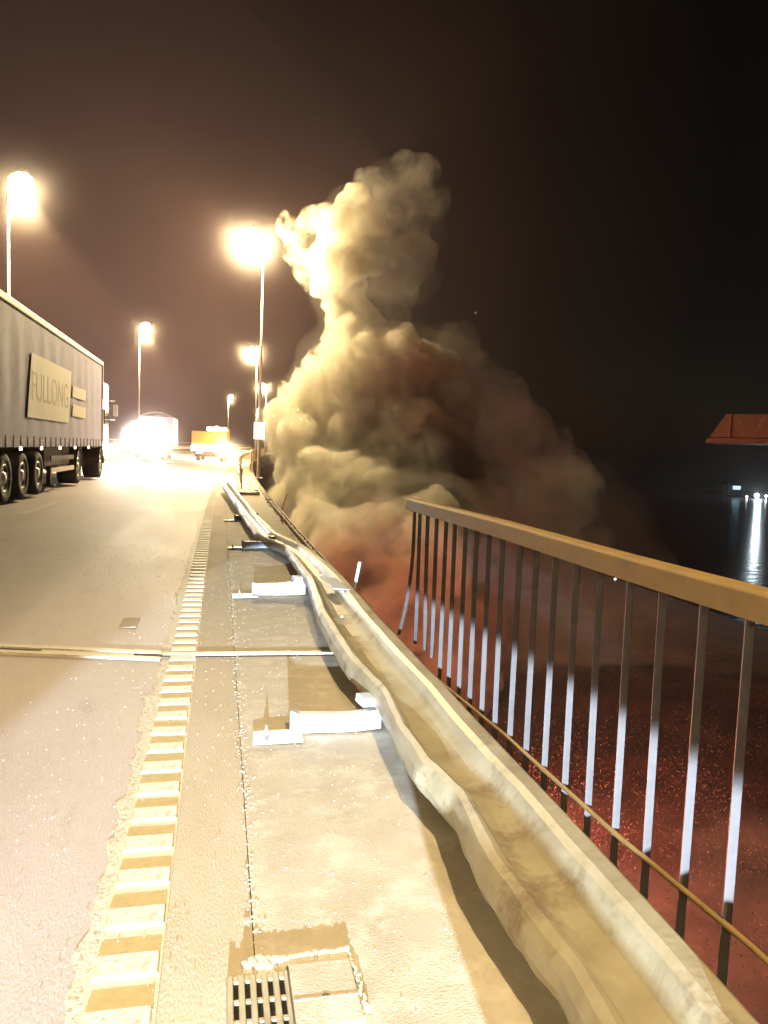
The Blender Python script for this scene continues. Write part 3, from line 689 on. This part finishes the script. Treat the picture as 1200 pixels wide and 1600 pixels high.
# puffs given as (px, py, radius px, depth)
PUFFS = [
 (648, 290, 32, 47), (612, 312, 40, 46), (566, 340, 44, 45), (528, 362, 36, 44), (508, 400, 26, 44), (518, 432, 30, 44), (556, 400, 52, 45.5), (610, 380, 58, 47), (660, 350, 44, 48),
 (545, 455, 34, 44.5), (590, 440, 50, 46), (548, 488, 26, 44.5), (568, 505, 26, 45), (640, 430, 50, 48),
 (545, 530, 32, 44), (585, 545, 34, 44), (632, 548, 28, 44), (518, 562, 30, 44), (600, 590, 60, 46), (650, 610, 70, 47), (690, 570, 45, 48), (550, 600, 54, 45), (500, 610, 42, 44), (470, 625, 32, 44), (442, 622, 26, 44.5),
 (430, 655, 32, 45), (418, 690, 30, 45.5), (450, 690, 46, 45), (500, 680, 64, 45), (570, 690, 80, 46), (650, 690, 90, 47), (730, 650, 70, 48), (780, 690, 66, 48), (830, 740, 60, 48), (870, 780, 50, 48),
 (460, 740, 44, 43), (500, 760, 60, 42), (570, 780, 84, 42), (650, 790, 92, 42), (740, 780, 92, 43), (810, 810, 70, 44), (870, 830, 55, 44),
 (500, 830, 50, 38), (560, 870, 80, 37), (640, 880, 96, 37), (730, 890, 100, 38), (820, 880, 70, 40),
 (600, 950, 90, 37), (690, 980, 100, 38), (780, 970, 80, 39), (660, 1040, 90, 37),
]
NEAR = .80
PUFFS = [((490 + (x - 490) * .88) if y < 470 else (x + 20 if x < 480 else x), y, r * (.78 if y < 470 else .9 if x < 480 else 1), z + 1.5 - (x - 480) * .026 if y < 780 else z) for x, y, r, z in PUFFS]
WISPS = [(446, 352, 15, 43), (462, 374, 15, 43), (476, 412, 17, 43), (458, 395, 11, 43), (486, 345, 16, 43.5), (505, 335, 15, 44), (484, 440, 12, 43)]
def spheres_mesh(name, puffs, grow, voxel, kids, seed, kidr=(.28, .5)):
    puffs = [(a, b, c, d * NEAR if name != 'added_smoke_veil' else d) for a, b, c, d in puffs]
    rr = random.Random(seed)
    bmx = bmesh.new(); bmesh.ops.create_icosphere(bmx, subdivisions=2, radius=1)
    sv = np.array([v.co[:] for v in bmx.verts]); bmx.verts.ensure_lookup_table(); sf = np.array([[v.index for v in f.verts] for f in bmx.faces]); bmx.free()
    cs = []
    for (px, py, r, z) in puffs:
        c = at(px, py, z); R = r * z / 1200.0; cs.append((c, R + grow))
        for k in range(kids):
            dd = Vector((rr.gauss(0, 1), rr.gauss(0, 1), rr.gauss(0, 1))).normalized()
            kr = R * rr.uniform(*kidr); cs.append((c + dd * R * .92, kr + grow))
    V = np.concatenate([sv * R + np.array(c[:]) for c, R in cs]); F = np.concatenate([sf + i * len(sv) for i in range(len(cs))])
    me = bpy.data.meshes.new(name); me.from_pydata(V.tolist(), [], F.tolist()); me.update()
    o = bpy.data.objects.new(name, me); C.objects.link(o)
    md = o.modifiers.new('r', 'REMESH'); md.mode = 'VOXEL'; md.voxel_size = voxel
    sm = o.modifiers.new('s', 'SMOOTH'); sm.iterations = 2
    dg = bpy.context.evaluated_depsgraph_get(); m2 = bpy.data.meshes.new_from_object(o.evaluated_get(dg)); bpy.data.objects.remove(o)
    return m2
def puff_displace(me, amps):
    n = len(me.vertices); co = np.empty(n * 3); me.vertices.foreach_get('co', co); no = np.empty(n * 3); me.vertices.foreach_get('normal', no)
    co = co.reshape(-1, 3); no = no.reshape(-1, 3); out = np.zeros(n)
    for i in range(n):
        p = Vector(co[i]); s = 0
        for sc, am in amps:
            dd = noise.voronoi(p * sc)[0][0]; s += am * (0.45 - min(dd, .9))
        out[i] = s
    co += no * out[:, None]; me.vertices.foreach_set('co', co.ravel()); me.update()
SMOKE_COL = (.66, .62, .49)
def smoke_mat(name, col, dens, lo, hi, sc, step, rough=.6, aniso=.2):
    m = volmat(name, col, dens, aniso); nt = m.node_tree; N = nt.nodes; L = nt.links
    v = [n for n in N if n.type == 'PRINCIPLED_VOLUME'][0]
    tc = N.new('ShaderNodeTexCoord'); n = N.new('ShaderNodeTexNoise'); n.inputs['Scale'].default_value = sc; n.inputs['Detail'].default_value = 5; n.inputs['Roughness'].default_value = rough
    n.inputs['Distortion'].default_value = .4
    r = N.new('ShaderNodeMapRange'); r.inputs[1].default_value = lo; r.inputs[2].default_value = hi; r.inputs[3].default_value = 0; r.inputs[4].default_value = dens
    L.new(tc.outputs['Object'], n.inputs[0]); L.new(n.outputs['Fac'], r.inputs[0]); L.new(r.outputs[0], v.inputs['Density'])
    m.cycles.volume_step_rate = step
    return m
def smoke(name, puffs, grow, voxel, kids, seed, mt, label, amps):
    me = spheres_mesh(name, puffs, grow, voxel, kids, seed); puff_displace(me, amps)
    me.materials.append(mt)
    o = bpy.data.objects.new(name, me); C.objects.link(o); stuff(o, label, 'smoke'); return o
CORE = [p for p in PUFFS if (p[0] < 575 if p[1] < 470 else p[0] < 640 if p[1] < 600 else p[0] < 700)]
SOFT = [(x - (6 if y < 470 else 0), y, r * (.72 if y < 470 else 1.02), z) for x, y, r, z in PUFFS if x >= (560 if y < 470 else 600)] + [(592, 300, 22, 45), (632, 272, 18, 45), (664, 262, 12, 45), (668, 310, 18, 45), (648, 400, 26, 44), (610, 470, 30, 44)]
smoke('smoke', SOFT, 0.45, .3, 14, 15, smoke_mat('shaded_smoke_volume', (.36, .33, .29), .8, .42, .74, .6, .3, .75), 'soft-edged smoke spreading to the right of the pale cloud, shade put into its colour', [(.5, .7), (1.3, .3)])  # smoke colour darkened to paint in the unlit right side
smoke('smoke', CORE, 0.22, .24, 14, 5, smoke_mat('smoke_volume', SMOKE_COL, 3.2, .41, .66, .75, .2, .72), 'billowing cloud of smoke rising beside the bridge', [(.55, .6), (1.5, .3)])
smoke('thin_smoke', PUFFS + [(920, 820, 70, 44), (950, 890, 80, 42), (900, 940, 90, 40)], .55, .4, 8, 9, volmat('thin_smoke_volume', SMOKE_COL, .022, .2), 'thin smoke drifting round the billowing cloud', [(.4, .7)])
smoke('smoke_wisp', WISPS, 0.16, .14, 8, 3, smoke_mat('wisp_volume', SMOKE_COL, 1.1, .46, .7, 1.5, .12, .7), 'small wisps of smoke between the nearest tall lamp and the smoke column', [(1.2, .25)])
def glow_ball_mat(name, dens, R, p):
    m = volmat(name, (.95, .9, .84) if R < 20 else (.9, .7, .68), dens, .3); nt = m.node_tree; N = nt.nodes; L = nt.links
    v = [n for n in N if n.type == 'PRINCIPLED_VOLUME'][0]
    tc = N.new('ShaderNodeTexCoord'); ln = N.new('ShaderNodeVectorMath'); ln.operation = 'LENGTH'
    r = N.new('ShaderNodeMapRange'); r.inputs[1].default_value = 0; r.inputs[2].default_value = R * .97; r.inputs[3].default_value = 1; r.inputs[4].default_value = 0
    pw = N.new('ShaderNodeMath'); pw.operation = 'POWER'; pw.inputs[1].default_value = p
    ml = N.new('ShaderNodeMath'); ml.operation = 'MULTIPLY'; ml.inputs[1].default_value = dens
    L.new(tc.outputs['Object'], ln.inputs[0]); L.new(ln.outputs['Value'], r.inputs[0]); L.new(r.outputs[0], pw.inputs[0]); L.new(pw.outputs[0], ml.inputs[0]); L.new(ml.outputs[0], v.inputs['Density'])
    m.cycles.volume_step_rate = .3
    return m
def glow_ball(locs, R, dens, p, name, label):  # balls of volume added round light sources to imitate lens bloom
    bmx = bmesh.new(); bmesh.ops.create_icosphere(bmx, subdivisions=3, radius=R); me = bpy.data.meshes.new(name); bmx.to_mesh(me); bmx.free()
    me.materials.append(glow_ball_mat(name + '_volume', dens, R, p))
    for l in locs:
        o = bpy.data.objects.new(name, me); C.objects.link(o); o.location = l; stuff(o, label, 'smoke'); o['group'] = name.replace('_', ' ')
glow_ball([(X_ + bend(Y_) - .55 * sd, Y_, 11.6 + (rz(-9) if sd < 0 else 0)) for X_, yy, sd in ((1.62, ys_r, 1), (-9.0, ys_l, -1)) for Y_ in yy if 0 < Y_], 4.5, .075, 6, 'lamp_glow_ball', 'ball of thin volume added as the glow round a lit street lamp')  # added to give each street lamp its halo
glow_ball([(-3.9, 30.6, 1.2)], 1.2, .12, 2, 'cab_glow_ball', 'ball of thin volume added as glare at the cab end of the curtain-sided lorry')  # added to spread the brightness at the cab into glare
lamp_light('cab_headlight', 'POINT', (.12, 30.9, 1.0), 220, (1, .97, .9), .1, lor)
glow_ball([(-6.1 + bend(YO), YO - .7, 1.3)], 3.8, .6, 2.5, 'headlight_glow_ball', 'ball of volume added as white glare round the headlights of the oncoming lorry')  # added so that the headlights bloom white
glow_ball([(-.4 + bend(YR), YR - .6, 1.1)], 2.4, .08, 3, 'work_light_glow_ball', 'ball of volume added as yellow glare round the work light of the orange lorry')  # added bloom for the work light
for R_, dn in ((42, .0003), (32, .0004), (23, .0008)):  # nested smoke shells added to brighten the sky near the lamps
    bmx = bmesh.new(); bmesh.ops.create_icosphere(bmx, subdivisions=4, radius=R_); me = bpy.data.meshes.new('added_smoke_veil')
    for v in bmx.verts: v.co *= 1 + .22 * noise.noise(v.co * (1.6 / R_) + Vector((R_, 0, 0)))
    bmx.to_mesh(me); bmx.free(); me.materials.append(volmat('added_veil_volume', (.95, .62, .64), dn, .3))
    o = bpy.data.objects.new('added_smoke_veil', me); C.objects.link(o); o.location = (-14, 54, 14); stuff(o, 'faint veil of smoke added over the roadway to make the sky glow among the lamps', 'smoke'); o['group'] = 'added smoke veil'
# sparks
m = MB()
for (px, py, z) in ((440, 622, 29), (428, 650, 29), (465, 640, 30), (470, 655, 29), (482, 706, 28), (455, 662, 29), (743, 489, 30)):
    p = at(px, py, z); r = .02; m.box(p, (r, r, r), Euler((.6, .6, 0)).to_matrix())
stuff(m.build('sparks', M['ember']), 'tiny bright sparks floating before the smoke', 'sparks')

# ------------------------------------------------------------------ haze
m = MB(); m.box((150, 180, 15), (800, 900, 66)); hz = m.build('haze', volmat('haze_volume', (.95, .88, .86), HAZE, .35)); hz['kind'] = 'stuff'
